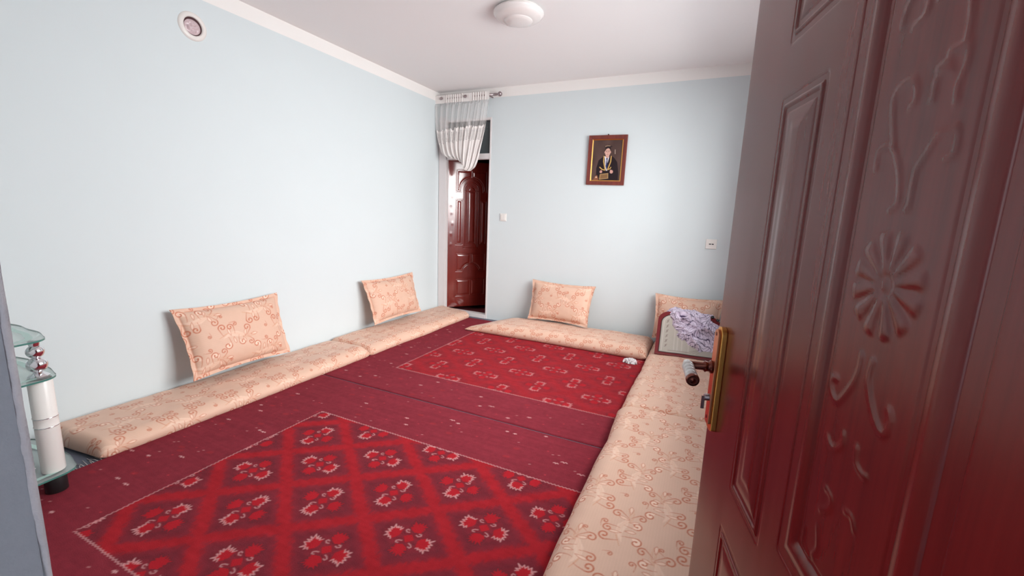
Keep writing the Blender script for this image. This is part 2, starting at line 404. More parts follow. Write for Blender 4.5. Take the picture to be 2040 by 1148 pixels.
strokes1 = [[(0.533,1.402),(0.543,1.41),(0.537,1.438),(0.521,1.468),(0.509,1.503),(0.508,1.517),(0.519,1.525),(0.532,1.525),(0.54,1.516),(0.541,1.504),(0.535,1.499)],
 [(0.557,1.403),(0.56,1.408),(0.56,1.437),(0.569,1.451),(0.58,1.466),(0.592,1.466),(0.599,1.469),(0.603,1.458),(0.602,1.448),(0.594,1.444)],
 [(0.563,1.499),(0.565,1.503),(0.564,1.514),(0.57,1.521),(0.58,1.52)], [(0.5,1.586),(0.504,1.603),(0.518,1.616),(.53,1.65)],
 [(0.519,1.577),(0.533,1.583),(0.534,1.599),(0.532,1.61),(.54,1.66)], [(0.549,1.59),(0.554,1.599),(.56,1.62)], [(0.575,1.536),(0.589,1.537),(0.591,1.552),(0.586,1.586),(.582,1.65)],
 [(0.564,1.525),(0.575,1.529)], [(0.593,1.49),(0.591,1.504),(0.596,1.519),(0.595,1.535)], [(0.498,1.445),(0.497,1.463),(0.508,1.467),(0.52,1.464)],
 [(0.531,1.25),(0.531,1.233),(0.523,1.211),(0.504,1.185),(0.489,1.189),(0.484,1.204),(0.494,1.21)], [(0.551,1.25),(0.549,1.228),(0.564,1.201),(0.581,1.186),(0.589,1.192),(0.591,1.204),(0.587,1.212)],
 [(0.497,1.136),(0.505,1.129),(0.516,1.132),(0.526,1.144),(0.525,1.155)], [(0.551,1.153),(0.554,1.137),(0.567,1.131),(0.573,1.133)],
 [(0.51,1.078),(0.524,1.075),(0.524,1.061),(0.507,1.047)], [(0.481,1.002),(0.483,0.981),(0.502,0.974)], [(0.508,1.025),(0.515,1.002),(0.508,0.985)], [(0.552,1.078),(0.564,1.08),(.572,1.07)]]
def hf1(X, Z):
    H = np.zeros(X.shape)
    for x0, x1, z0, z1 in ((.207, .350, 1.680, 1.98), (.207, .350, .874, 1.584), (.745, .888, 1.680, 1.98), (.745, .888, .874, 1.584), (.185, .43, .20, .766), (.66, .888, .20, .766)):
        d = sd_rect(X, Z, x0, x1, z0, z1); H += moulding(d, .6)
    for x0, x1 in ((.262, .300), (.795, .833)):
        d = sd_rect(X, Z, x0, x1, .93, 1.538); H += .0022/(1+np.exp(d/.003))
    # centre column with double groove, broad rib and carved field
    d = sd_rect(X, Z, .425, .671, .925, 1.97)
    H += -.0045*bumpf(d, 0, .0035)-.004*bumpf(d, -.010, .003)+.0045*bumpf(d, -.030, .012)-.0025*bumpf(d, -.048, .003)
    H += .003*bumpf(X, .395, .01)*(Z > .9)*0
    for sk in strokes1:
        D = sd_line(X, Z, smooth_line(sk, 3)); H += .0016*np.exp(-(D/.0032)**2)
    cx, cz = .548, 1.328; R = np.hypot(X-cx, (Z-cz)); TH = np.arctan2(Z-cz, X-cx)
    k = 12; ph = (TH*k/(2*np.pi)) % 1-.5
    pet = np.clip(1-(np.abs(ph)*2*np.pi/k*R/(.0035+.13*np.clip(R-.008, 0, 1)))**2, 0, 1)*np.clip((R-.010)/.006, 0, 1)*np.clip((.055-R)/.006, 0, 1)
    H += .0019*pet**.6+.0015*np.exp(-(R/.007)**2)
    for gz in (1.70,):   # fan of leaves at the top of the carving
        for a in np.linspace(-.9, .9, 5):
            ex, ez = .548+.05*math.sin(a), gz+.05*math.cos(a); D = sd_line(X, Z, [(.548, gz), (ex, ez)]); H += .0014*np.exp(-(D/.004)**2)
    H += .0007*vnoise(X*16, Z*1.0, 4)
    return H
E1 = np.array([3.45, -3.83]); U1 = np.array([-.232, .973]); U1 /= np.linalg.norm(U1); LW1 = .93
# leaf frame: local +x runs from the free edge to the hinge, local -y is the visible face
rz1 = math.atan2(-U1[1], -U1[0])
door1 = empty('door_1', (E1[0], E1[1], .015), rz1); st(door1, 'dark mahogany door with carved flower standing open at the right, close to the camera', 'door')
leaf_mesh('leaf_face', LW1, 2.12, .003, hf1, m_door1, .045, door1); edges('leaf_core', LW1, 2.12, .045, m_door1, door1)
# check: visible face must look towards -x (world)
# handle set: plate, lever, spindle, keyhole; local coords (s, -proud, z)
hd = MB()
def plate(b, s0, s1, z0, z1, y0, y1, n=10):
    r = (s1-s0)/2; c = (s0+s1)/2; out = []
    for i in range(n+1): a = math.pi*i/n; out.append((c+r*math.cos(a), z1-r*.9+r*.9*math.sin(a)))
    for i in range(n+1): a = math.pi+math.pi*i/n; out.append((c+r*math.cos(a), z0+r*.35+r*.35*math.sin(a)))
    k = len(out); v = [(x, -y0, z) for x, z in out]+[(x, -y1, z) for x, z in out]
    b.add(v, [tuple(range(k)), tuple(range(2*k-1, k-1, -1))]+[(i, k+i, k+(i+1) % k, (i+1) % k) for i in range(k)]); return b
hz0 = -.015
hplate = plate(MB(), .030, .072, .930+hz0, 1.172+hz0, .000, .012).build('handle', m_brass, door1, bevel=.002); hplate['label'] = 'brass handle plate'
plate(MB(), .036, .066, .945+hz0, 1.166+hz0, .012, .018).build('face_plate', m_copper, hplate, bevel=.0015)
zc = 1.078+hz0; sp = .050
MB().lathe([(.014,0),(.015,.006),(.011,.010),(.011,.014),(.013,.018),(.009,.022),(.009,.052),(.010,.056)], (sp, -.016, zc), (0,-1,0)).build('spindle', m_bronze, hplate, auto=True)
rb = []
for i in range(9):
    rb += [(.0110+.0015*(i % 2), .0085*i), (.0110+.0015*(i % 2), .0085*i+.0068)]
MB().lathe([(.008,-.012)]+rb, (sp-.004, -.070, zc-.001), (1, -.05, -.06), n=28).build('lever', m_ceramic, hplate, auto=True)
MB().lathe([(.0115,0),(.0135,.003),(.0135,.009),(.0125,.012),(.011,.0125),(.0105,.0105),(.009,.0105),(.0085,.013),(.006,.013),(.0055,.011),(.003,.0115),(.0001,.013)], (sp+.072, -.0740, zc-.0055), (1, -.05, -.06), n=28).build('lever_cap', m_bronze, hplate, auto=True)
MB().lathe([(.008,0),(.008,.010),(.006,.012)], (.050, -.016, 1.006+hz0), (0,-1,0)).box((.0485, -.033, .978+hz0), (.0515, -.026, 1.008+hz0)).build('key_cylinder', m_steel, hplate, auto=True)
MB().lathe([(.004,0),(.004,.003)], (.050, -.016, 1.155+hz0), (0,-1,0), n=12).lathe([(.004,0),(.004,.003)], (.050, -.016, .960+hz0), (0,-1,0), n=12).build('screw', m_bronze, hplate, auto=True)

# ------------------------------------------------------------------ back door, frame and transom
def hf2(X, Z):
    H = np.zeros(X.shape); C = .335; m = lambda x: np.minimum(x, 2*C-x)
    XM = m(X)
    ra = np.hypot(X-C, (Z-1.69)*1.0)
    d = np.maximum(sd_rect(XM, Z, .112, .34, 1.662, 1.96), .158-ra); H += moulding(d, .9)
    H += moulding(sd_rect(XM, Z, .112, .205, .952, 1.563), .9)+.003/(1+np.exp(sd_rect(XM, Z, .14, .178, .99, 1.53)/.003))
    d = np.minimum(sd_rect(X, Z, C-.066, C+.066, .96, 1.69), np.where(Z > 1.69, np.hypot(X-C, Z-1.69)-.066, 9)); H += moulding(d, 1.0)
    d = np.minimum(sd_rect(X, Z, C-.112, C+.112, .90, 1.69), np.where(Z > 1.69, ra-.112, 9)); H += -.004*bumpf(d, 0, .004)+.003*bumpf(d, -.01, .005)
    d = np.maximum(sd_rect(XM, Z, .116, .34, .578, .832), .13-np.hypot(X-C, Z-.545)); H += moulding(d, 1.0)
    H += moulding(sd_rect(XM, Z, .116, .34, .223, .467), 1.0)
    for k, z in enumerate((1.86, 1.62, 1.50, 1.37, 1.22, 1.10, .97)):     # dents in the sheet near the hinge
        H += .0012*np.exp(-((X-.05-.012*math.sin(k*2))/.018)**2-((Z-z-.02*math.sin(k*5))/.026)**2)
    H += .004*np.sin(X*38+Z*30)*np.exp(-((Z-.13)/.07)**2)*np.exp(-((X-.15)/.12)**2)+.0015*vnoise(X*8, Z*5, 2)
    return H
door2 = empty('door_2', (.128, .035, .07), math.radians(50)); st(door2, 'glossy red brown panelled door ajar in the corner of the back wall', 'door')
leaf_mesh('leaf_face', .67, 2.00, .004, lambda X, Z: hf2(X, Z+.07), m_door2, .04, door2); edges('leaf_core', .67, 2.0, .04, m_door2, door2)
MB().lathe([(.009,0),(.009,.045),(.016,.05),(.018,.06),(.014,.07),(.0001,.073)], (.60, -.001, 1.06), (0,-1,0), n=20).build('handle', m_brass, door2, auto=True)
b = MB().box((.006, -.012, 0), (.118, .0, 2.60)).box((.118, 0, 0), (.126, .08, OZ))
b.box((.098, 0.001, 0), (.118, .10, OZ)).box((.762, -.006, 0), (.782, .10, OZ)).box((.118, .0, 2.065), (.762, .07, 2.135)).box((.118, 0, OZ-.03), (.762, .07, OZ)).box((.118, -.01, .0), (.762, .09, .052)).box((.43, .01, 2.135), (.455, .06, OZ-.03))
st(b.build('trim_6', m_wood_w, bevel=.002))
w2 = st(MB().box((.118, .032, 2.135), (.43, .036, OZ-.03)).box((.455, .032, 2.135), (.762, .036, OZ-.03)).build('window_2', glassy('grey transom glass', (.55, .6, .62), .15)))

# ------------------------------------------------------------------ carpets
GR = srgb(122, 38, 48); RED = srgb(156, 32, 40); LOBE = srgb(166, 30, 40); PINK = srgb(212, 158, 158); DK = srgb(84, 38, 46); BORD = srgb(126, 42, 53)
def zigzag(c, a, b, amp, step, w, col, op=1):
    a = np.array(a, float); b = np.array(b, float); L = np.linalg.norm(b-a); d = (b-a)/L; n = np.array([-d[1], d[0]]); k = int(L/step)
    c.stroke([a+d*(i*step)+n*amp*(1 if i % 2 else -1)*(.6+.8*random.random()) for i in range(k+1)], w, col, op)
def lobe(c, cx, cy, ax, ay, r, outlined, op=1.0):
    """a ragged square petal, outer side toothed"""
    tx, ty = -ay, ax; out = []
    prof = [(-.6, -.5), (-1.05, -.35), (-.72, -.12), (-1.12, .05), (-.72, .22), (-1.15, .45), (-.72, .55), (-1.2, 1.05), (-.62, .80), (-.6, 1.3), (-.32, .82), (-.12, 1.35), (.1, .82), (.38, 1.3), (.5, .80), (1.15, 1.1), (.72, .55), (1.15, .42), (.72, .2), (1.1, 0), (.6, -.5), (0, -.75)]
    for p, q in prof:
        p += random.uniform(-.1, .1); q += random.uniform(-.1, .1)
        out.append((cx+tx*p*r+ax*q*r, cy+ty*p*r+ay*q*r))
    if not outlined: c.stroke(out+[out[0]], .010, DK, .5*op)
    c.poly(out, LOBE, op)
    if outlined: c.stroke(out[1:-2], .0036, PINK, .9*op)
def motif(c, x, y, kind, s=1.0, op=1.0):
    for i, (ax, ay) in enumerate(((1,0),(0,1),(-1,0),(0,-1))):
        lobe(c, x+ax*.070*s, y+ay*.060*s, ax, ay, .033*s, (i % 2 == 0) == (kind == 0), op)
    c.poly([(x+.028*s, y), (x, y+.025*s), (x-.028*s, y), (x, y-.025*s)], LOBE, op)
    for ax, ay in ((1,1),(-1,1),(-1,-1),(1,-1)):
        px, py = x+ax*.030*s, y+ay*.026*s
        c.stroke([(px-ax*.012, py+.003), (px, py), (px+ax*.010, py+ay*.008), (px+ax*.006, py+ay*.016), (px-ax*.004, py+ay*.014)], .0042, PINK, .7*op)
        c.stroke([(px+ax*.003, py-ay*.012), (px+ax*.012, py-ay*.006)], .004, DK, .7)
def carpet(name, x0, x1, y0, y1, fx0, fx1, fy0, fy1, cx, cy, dx, dy, res, contrast, label):
    c = Canvas(x1-x0, y1-y0, res, BORD)
    X, Y = np.meshgrid(c.X+x0, c.Y+y0, indexing='ij')
    ins = (X > fx0) & (X < fx1) & (Y > fy0) & (Y < fy1)
    a = np.abs(((X-cx)/dx) % 2-1); b_ = np.abs(((Y-cy)/dy) % 2-1)     # 0 at odd, 1 at even positions
    e = a+b_; D = np.abs(e-1.0)                                     # 0 on the diamond borders
    wob = (vnoise(X*70, Y*70, 1)-.5)*.10+(vnoise(X*220, Y*25, 6)-.5)*.10
    band = np.clip((.25+wob-D)/.14, 0, 1)*contrast
    # blunt crossings
    col = GR*(1-band[..., None])+RED*band[..., None]
    halo = np.clip(1-np.abs(D-.42)/.16, 0, 1)*.35*contrast; col = col*(1-halo[..., None])+DK*halo[..., None]
    if contrast < .8: col = col*.55+srgb(158, 36, 42)*.45
    c.a[ins] = col[ins]
    # streaky dye in the border
    bn = vnoise(X*6, Y*90, 8)*.5+vnoise(X*50, Y*50, 7)*.5
    c.a *= (0.86+.28*bn)[..., None]
    o = np.array([x0, y0])
    i0 = int((fx0-cx)/dx)-2; i1 = int((fx1-cx)/dx)+2; j0 = int((fy0-cy)/dy)-2; j1 = int((fy1-cy)/dy)+2
    keep = c.a.copy()
    for i in range(i0, i1+1):
        for j in range(j0, j1+1):
            if (i+j) % 2: continue
            motif(c, cx+i*dx-x0, cy+j*dy-y0, 0 if ((i-j)//2) % 2 == 1 else 1, min(1, dy/.205), 1.0 if contrast > .8 else .85)
    c.a[~ins] = keep[~ins]
    for p, q in (((fx0, fy0), (fx1, fy0)), ((fx1, fy0), (fx1, fy1)), ((fx1, fy1), (fx0, fy1)), ((fx0, fy1), (fx0, fy0))):
        zigzag(c, np.array(p)-o, np.array(q)-o, .0035, .010, .0052, PINK, .62)
    R_ = random.Random(5)
    for _ in range(int(190*(x1-x0)*(y1-y0)/6.8*1.8)):
        px, py = R_.uniform(x0+.03, x1-.03), R_.uniform(y0+.03, y1-.03)
        if fx0-.02 < px < fx1+.02 and fy0-.02 < py < fy1+.02: continue
        q = R_.random(); px -= x0; py -= y0
        if q < .22:
            L = R_.uniform(.018, .042); c.stroke([(px-L/2, py), (px-L/5, py+.006), (px, py-.004), (px+L/4, py+.007), (px+L/2, py+.001)], .0055, PINK, .9)
        elif q < .5: c.stroke([(px, py), (px+.009, py+.003)], .005, PINK, .55)
        else: c.stroke([(px, py), (px+.006, py+.002)], .005, srgb(200, 60, 70), .8)
    for _ in range(int(60)):
        px, py = R_.uniform(x0+.03, x1-.03), R_.uniform(y0+.03, y1-.03)
        if fx0 < px < fx1 and fy0 < py < fy1: continue
        c.stroke([(px-x0, py-y0), (px-x0+.02, py-y0+.004)], .022, srgb(170, 45, 48), .28)
    nx, ny = c.nx+1, c.ny+1; xs = np.linspace(0, x1-x0, nx); ys = np.linspace(0, y1-y0, ny); XX, YY = np.meshgrid(xs, ys, indexing='ij')
    ed = np.minimum(np.minimum(XX, x1-x0-XX), np.minimum(YY, y1-y0-YY))
    Z = .0085*np.clip(ed/.006, 0, 1)**.5+.0018*vnoise((XX+x0)*4, (YY+y0)*9, 3)*np.clip(ed/.05, 0, 1)
    wob = .006*np.sin((XX+x0)*3.1)*0+.004*(vnoise((XX+x0)*4, 0*YY, 12)-.5)
    V = np.stack([XX+x0, YY+y0+wob, Z+.0015], -1).reshape(-1, 3); cc = c.sample(XX, YY).reshape(-1, 3)
    n0 = len(V); bv = np.array([(x0, y0, .0005), (x1, y0, .0005), (x1, y1, .0005), (x0, y1, .0005)])
    ob = fastmesh(name, np.vstack([V, bv]), np.vstack([gridquads(nx, ny), [[n0+3, n0+2, n0+1, n0]]]), m_carpet, col=np.vstack([cc, np.tile(GR, (4, 1))]))
    return tag(ob, label, 'carpet', None)
SEAM = -2.4725
cp = carpet('carpet', .552, 3.52, -4.66, SEAM-.008, 1.110, 3.02, -4.225, -2.955, 1.345, -3.195, .2563, .2055, .0030, 1.0, 'red carpet with large bold diamond lattice nearest the camera, in front of the seam')
carpet('carpet', .552, 3.52, SEAM+.008, -.10, .985, 3.12, -2.045, -.55, 1.262, -1.792, .2440, .2145, .0048, .5, 'red carpet of faded diamonds farther off, running up to the back wall mattress')
# tassels on the left end of the near carpet
fr = MB()
for i in range(150):
    y = -4.64+i*.0145+random.uniform(-.004, .004); L = random.uniform(.045, .085); dy = random.uniform(-.02, .02)
    if y > SEAM-.02 or y > -3.90: continue
    fr.tube([(.554, y, .006), (.552-L*.5, y+dy*.3, .006+random.uniform(0, .004)), (.552-L, y+dy, .003)], .0016, 5)
f_ = fr.build('fringe', m_fringe, None, True); f_.parent = cp; f_['kind'] = 'stuff'; f_['label'] = 'grey fringe'

# ------------------------------------------------------------------ mattresses
def mattress(name, L, Wd, T, seed, label, res=.004, shear0=0, shear1=0, flat0=0, tuck=None, puoff=0.):
    """local x along the length, y across, z up"""
    nu = int(L/res)+1; us = np.concatenate([np.linspace(0, .08, int(.08/res*1.4))[:-1], np.linspace(.08, L-.08, nu-40), np.linspace(L-.08, L, int(.08/res*1.4))[1:]])
    r = .095; ri = .030; prof = []                                   # rounded rectangle loop, top finely sampled
    nt_ = int((Wd-2*r)/res)
    for k in range(nt_+1): prof.append((-Wd/2+r+(Wd-2*r)*k/nt_, T))
    na = max(8, int(math.pi*r/res))
    for k in range(1, na): a = math.pi/2-math.pi*k/na; prof.append((Wd/2-r+r*math.cos(a) if a > 0 else Wd/2-ri+ri*math.cos(a), T*.36+(T*.64 if a > 0 else T*.36)*math.sin(a)))
    for k in range(9): prof.append((Wd/2-ri-(Wd-2*ri)*k/8, 0))
    for k in range(1, na): a = -math.pi/2-math.pi*k/na; up_ = math.sin(a) > 0; prof.append((-Wd/2+(r if up_ else ri)*(1+math.cos(a)), T*.36+(T*.64 if up_ else T*.36)*math.sin(a)))
    prof = np.array(prof); m = len(prof)
    seg = np.linalg.norm(np.roll(prof, -1, 0)-prof, axis=1); arc = np.concatenate([[0], np.cumsum(seg)[:-1]])
    Uu = us[:, None]+0*arc[None]; y = prof[None, :, 0]+0*Uu; z = prof[None, :, 1]+0*Uu
    e = np.minimum(Uu, L-Uu); k = np.clip(e/(T*.55), 0, 1); k = np.sqrt(1-(1-k)**2); k = np.maximum(k, .02)
    zt = T/2*(1-k)*.6; z = T/2+(z-T/2)*k - zt
    z = z-np.minimum(0, 0)
    y = y*(1-(1-k)*T*.35/Wd)
    # soft irregularities of a hand filled mattress
    topm = np.clip((prof[None, :, 1]/T-.4)/.6, 0, 1)
    z = z+topm*k*(.016*(vnoise(Uu*3.2, y*5, seed)-.5)+.006*(vnoise(Uu*14, y*14, seed+1)-.5)-.010*(np.abs(y)/(Wd/2))**4)
    sgn = np.sign(y); side = np.clip((np.abs(y)-(Wd/2-r*1.5))/(r*1.5), 0, 1)
    y = y+sgn*side*(.022*(vnoise(Uu*2.3, sgn*3+1.5, seed+3)-.5)+.006*(vnoise(Uu*11, sgn, seed+4)-.5))
    z = np.maximum(z, 0)
    # piping line along the long edges
    if flat0:      # an end trodden flat
        q = np.clip(Uu/flat0, 0, 1); z = z*(.35+.65*q*q*(3-2*q))
    x = Uu+shear0*np.clip(1-Uu/(L*.5), 0, 1)*(y/Wd)+shear1*np.clip(1-(L-Uu)/(L*.5), 0, 1)*(y/Wd)
    V = np.stack([x, y, z], -1).reshape(-1, 3)
    col = fabcol(Uu+puoff, arc[None]+0*Uu+seed*.13).reshape(-1, 3)
    n = len(us); Q = gridquads(n, m, True)
    V2 = np.vstack([V, V.reshape(n, m, 3)[0].mean(0)[None], V.reshape(n, m, 3)[-1].mean(0)[None]])
    caps = []
    idx = np.arange(m)
    nV = len(V)
    for base, cen in ((0, nV), ((n-1)*m, nV+1)):
        i0 = idx[::2]+base; i1 = (idx[::2]+1) % m+base; i2 = (idx[::2]+2) % m+base
        if base == 0: caps.append(np.stack([cen+0*i0, i2, i1, i0], -1))
        else: caps.append(np.stack([cen+0*i0, i0, i1, i2], -1))
    Q = np.vstack([Q[:, ::-1]]+[q[:, ::-1] for q in caps])
    ob = fastmesh(name, V2, Q, m_fabric, col=np.vstack([col, col[:2]]))
    return tag(ob, label, 'floor mattress', 'peach floor mattresses laid along the walls')
def put(o, x, y, z, deg): o.location = (x, y, z); o.rotation_euler = (0, 0, math.radians(deg)); return o
# left wall: local x -> world +y (90 deg); local y -> world -x
put(mattress('floor_mattress', 2.03, .565, .105, 1, 'long peach scroll patterned mattress on the left wall, nearest the glass stand', shear0=-.07, puoff=.1), .297, -3.955, 0, 90)
put(mattress('floor_mattress', 1.90, .575, .105, 2, 'peach scroll patterned mattress on the left wall ending at the open back door', shear1=.12, res=.0045), .300, -1.93, 0, 90)
# back wall: local x -> world +x
put(mattress('floor_mattress', 2.00, .60, .12, 3, 'peach scroll patterned mattress lying along the back wall', shear0=.20, flat0=.35, res=.0045), 1.0-.06, -.375, .0115, 0)
# right wall: two, the nearer overlapping the farther a little
put(mattress('floor_mattress', 1.92, .63, .105, 4, 'peach scroll patterned mattress in the right back corner, under the checked cloth', res=.0045), 3.268, -2.005, .0115, 90)
put(mattress('floor_mattress', 1.74, .66, .125, 5, 'peach scroll patterned mattress nearest the camera, beside the open mahogany door', res=.0036, flat0=0), 3.305, -3.755, .0115, 91)

# ------------------------------------------------------------------ pillows
def pillow(name, w, h, T, seed, label, fl=.03, res=.004, rot=False, off=(0, 0)):
    """local x across, y up the pillow, z thickness; flanged cushion"""
    nu = int(w/res)+1; nv = int(h/res)+1; u = np.linspace(-1, 1, nu); v = np.linspace(-1, 1, nv); A, B = np.meshgrid(u, v, indexing='ij')
    fu = 1-2*fl/w; fv = 1-2*fl/h
    a = np.clip(np.abs(A)/fu, 0, 1); b = np.clip(np.abs(B)/fv, 0, 1)
    body = (np.clip(1-a**3.2, 0, 1)**.55)*(np.clip(1-b**3.2, 0, 1)**.55)
    wr = .010*(vnoise(A*4+seed, B*4, seed)-.5)+.007*(vnoise(A*9, B*7, seed+1)-.5)
    # puckers running in from the seam
    ang = vnoise(A*w*60, B*2, seed+5)*np.clip(1-(1-b)*7, 0, 1)*(b < 1)+vnoise(A*2, B*h*60, seed+6)*np.clip(1-(1-a)*7, 0, 1)*(a < 1)
    Tz = T/2*body*(1+wr*6)-.004*ang*(body > 0)
    pin = 1-.055*(1-np.abs(B)**2)*np.abs(A)**2*1.0; pin2 = 1-.085*(1-np.abs(A)**2)*np.abs(B)**2
    X = A*w/2*pin*(1+.03*B); Y = B*h/2*pin2
    flz = .004*np.sin(A*w*31+seed+2*np.sin(A*5))*np.clip((np.abs(B)-fv)/(1-fv), 0, 1)+.004*np.sin(B*h*29+seed)*np.clip((np.abs(A)-fu)/(1-fu), 0, 1)
    Zf = Tz+.002+flz; Zb = -Tz*.55-.002+flz
    V = np.vstack([np.stack([X, Y, Zf], -1).reshape(-1, 3), np.stack([X, Y, Zb], -1).reshape(-1, 3)])
    n = nu*nv; Q = [gridquads(nu, nv), gridquads(nu, nv, off=n)[:, ::-1]]
    ring = np.concatenate([np.arange(nu)*nv, (nu-1)*nv+np.arange(1, nv), np.arange(nu-2, -1, -1)*nv+nv-1, np.arange(nv-2, 0, -1)])
    r2_ = np.roll(ring, -1); Q.append(np.stack([ring, ring+n, r2_+n, r2_], -1))
    c = fabcol(A*w/2+off[0], B*h/2+off[1], rot, 1.12).reshape(-1, 3)
    seam = (np.exp(-((np.abs(A)-fu)*w/2/.0025)**2)*(np.abs(B) < fv)+np.exp(-((np.abs(B)-fv)*h/2/.0025)**2)*(np.abs(A) < fu)).clip(0, 1).reshape(-1, 1)
    c = c*(1-.45*seam)+srgb(205, 110, 75)*.45*seam
    ob = fastmesh(name, V, np.vstack(Q), m_fabric, col=np.vstack([c, c]))
    return tag(ob, label, 'pillow', 'peach scroll patterned pillows against the walls')
def pose(o, c, xdir, ydir, roll=0):
    x = Vector(xdir).normalized(); y = Vector(ydir); y = (y-x*x.dot(y)).normalized(); z = x.cross(y)
    if roll: 
        R = Matrix.Rotation(roll, 3, z); x = R@x; y = R@y
    m = Matrix((x, y, z)).transposed().to_4x4(); m.translation = Vector(c); o.matrix_world = m; return o
# left wall pillows face +x : xdir=+y, ydir up leaning back to the wall -> z = x cross y = +x
pose(pillow('pillow', .785, .525, .17, 1, 'large peach pillow against the left wall, nearer the camera', off=(.2, .1)), (.155, -2.895, .408), (0, 1, 0), (-.17, 0, .5), roll=.0)
pose(pillow('pillow', .83, .50, .16, 2, 'peach pillow against the left wall, farther off beside the back door', off=(.1, .3)), (.150, -1.09, .400), (0, 1, 0), (-.16, 0, .5))
# back wall pillows face -y : xdir=+x, ydir up -> z = x cross up = -y
pose(pillow('pillow', .77, .49, .15, 3, 'peach pillow in the middle of the back wall', off=(.05, .05)), (1.845, -.145, .376), (1, 0, -.012), (0, .16, .5), roll=.0)
pose(pillow('pillow', .66, .49, .16, 4, 'peach pillow in the right back corner behind the checked cloth', off=(.3, .2)), (3.245, -.150, .372), (1, 0, 0), (0, .16, .5))

# ------------------------------------------------------------------ prayer mat propped on the corner pillow
def prayer_mat():
    w, h = .57, .495; res = .004; nu = int(w/res)+1; nv = int(h/res)+1
    c = Canvas(w, h, .002, srgb(112, 34, 38)); BG = srgb(176, 166, 156); LT = srgb(205, 196, 190); D2 = srgb(40, 26, 28)
    arch = [(.035, .03), (.035, .375)]+[(.035+.10-.10*math.cos(t), .375+.095*math.sin(t)) for t in np.linspace(0, math.pi/2, 10)]+[(.20, .455), (.285, .48), (.37, .455), (.43, .47)]+[(w-.135+.10*math.sin(t), .375+.095*math.cos(t)) for t in np.linspace(0, math.pi/2, 10)]+[(w-.035, .03)]
    c.poly(arch, BG); c.stroke(arch+[arch[0]], .009, D2)
    inn = [(.06, .05), (.06, .39), (.08, .43), (.15, .46)]; c.stroke(inn, .004, LT)
    for k in range(6):
        y = .10+k*.055; c.stroke([(.085, y), (.10, y+.012), (.09, y+.02), (.105, y+.03)], .006, srgb(110, 90, 84), .8)
    for k in range(28): c.stroke([(.12+k*.0065, .055), (.12+k*.0065, .062)], .004, srgb(120, 95, 90), .7)
    for k, x in enumerate((.17, .20, .24, .30)): c.stroke([(x, .07), (x, .40)], .012, LT, .35)
    for k in range(4): c.stroke(smooth_line([(.28+k*.03, .05), (.36+k*.03, .09+k*.01), (.5, .12+k*.02)]), .005, srgb(150, 140, 134), .8)
    A, B = np.meshgrid(np.linspace(0, w, nu), np.linspace(0, h, nv), indexing='ij')
    V = []; t = .012
    # profile: lies against the pillow, upper part leaning back
    ang = np.radians(30+30*np.clip((B/h), 0, 1)); by = np.cumsum(np.cos(ang)*(h/(nv-1)), axis=1); bz = np.cumsum(np.sin(ang)*(h/(nv-1)), axis=1)
    wv = .006*(vnoise(A*9, B*9, 3)-.5)
    cut = np.clip((np.hypot(A-.12, B-(h-.12))-.12)/.05, 0, 1)*((A < .12) & (B > h-.12))
    P1 = np.stack([A, by-by.min(), bz-bz.min()+wv+t], -1); P0 = np.stack([A, by-by.min()+t*.4, bz-bz.min()+wv], -1)
    n = nu*nv; ring = np.concatenate([np.arange(nu)*nv, (nu-1)*nv+np.arange(1, nv), np.arange(nu-2, -1, -1)*nv+nv-1, np.arange(nv-2, 0, -1)])
    # round the two upper corners by squeezing
    for P in (P1, P0):
        q = np.clip((B-(h-.10))/.10, 0, 1); sh = (1-np.sqrt(np.clip(1-q*q*.98, 0, 1)))*.11
        P[..., 0] = A+np.where(A < w/2, 1, -1)*sh*np.abs(A-w/2)/(w/2)
    r2_ = np.roll(ring, -1); Q = np.vstack([gridquads(nu, nv), gridquads(nu, nv, off=n)[:, ::-1], np.stack([ring, ring+n, r2_+n, r2_], -1)])
    cc = c.sample(A, B).reshape(-1, 3)
    return fastmesh('prayer_mat', np.vstack([P1.reshape(-1, 3), P0.reshape(-1, 3)]), Q, m_mat, col=np.vstack([cc, cc*0+srgb(112, 34, 38)]))
pm = prayer_mat(); pm.location = (3.015, -.725, .118); pm.rotation_euler = (0, 0, math.radians(4))
tag(pm, 'folded prayer mat with beige arch and maroon edge, leaning on the corner pillow', 'prayer mat')

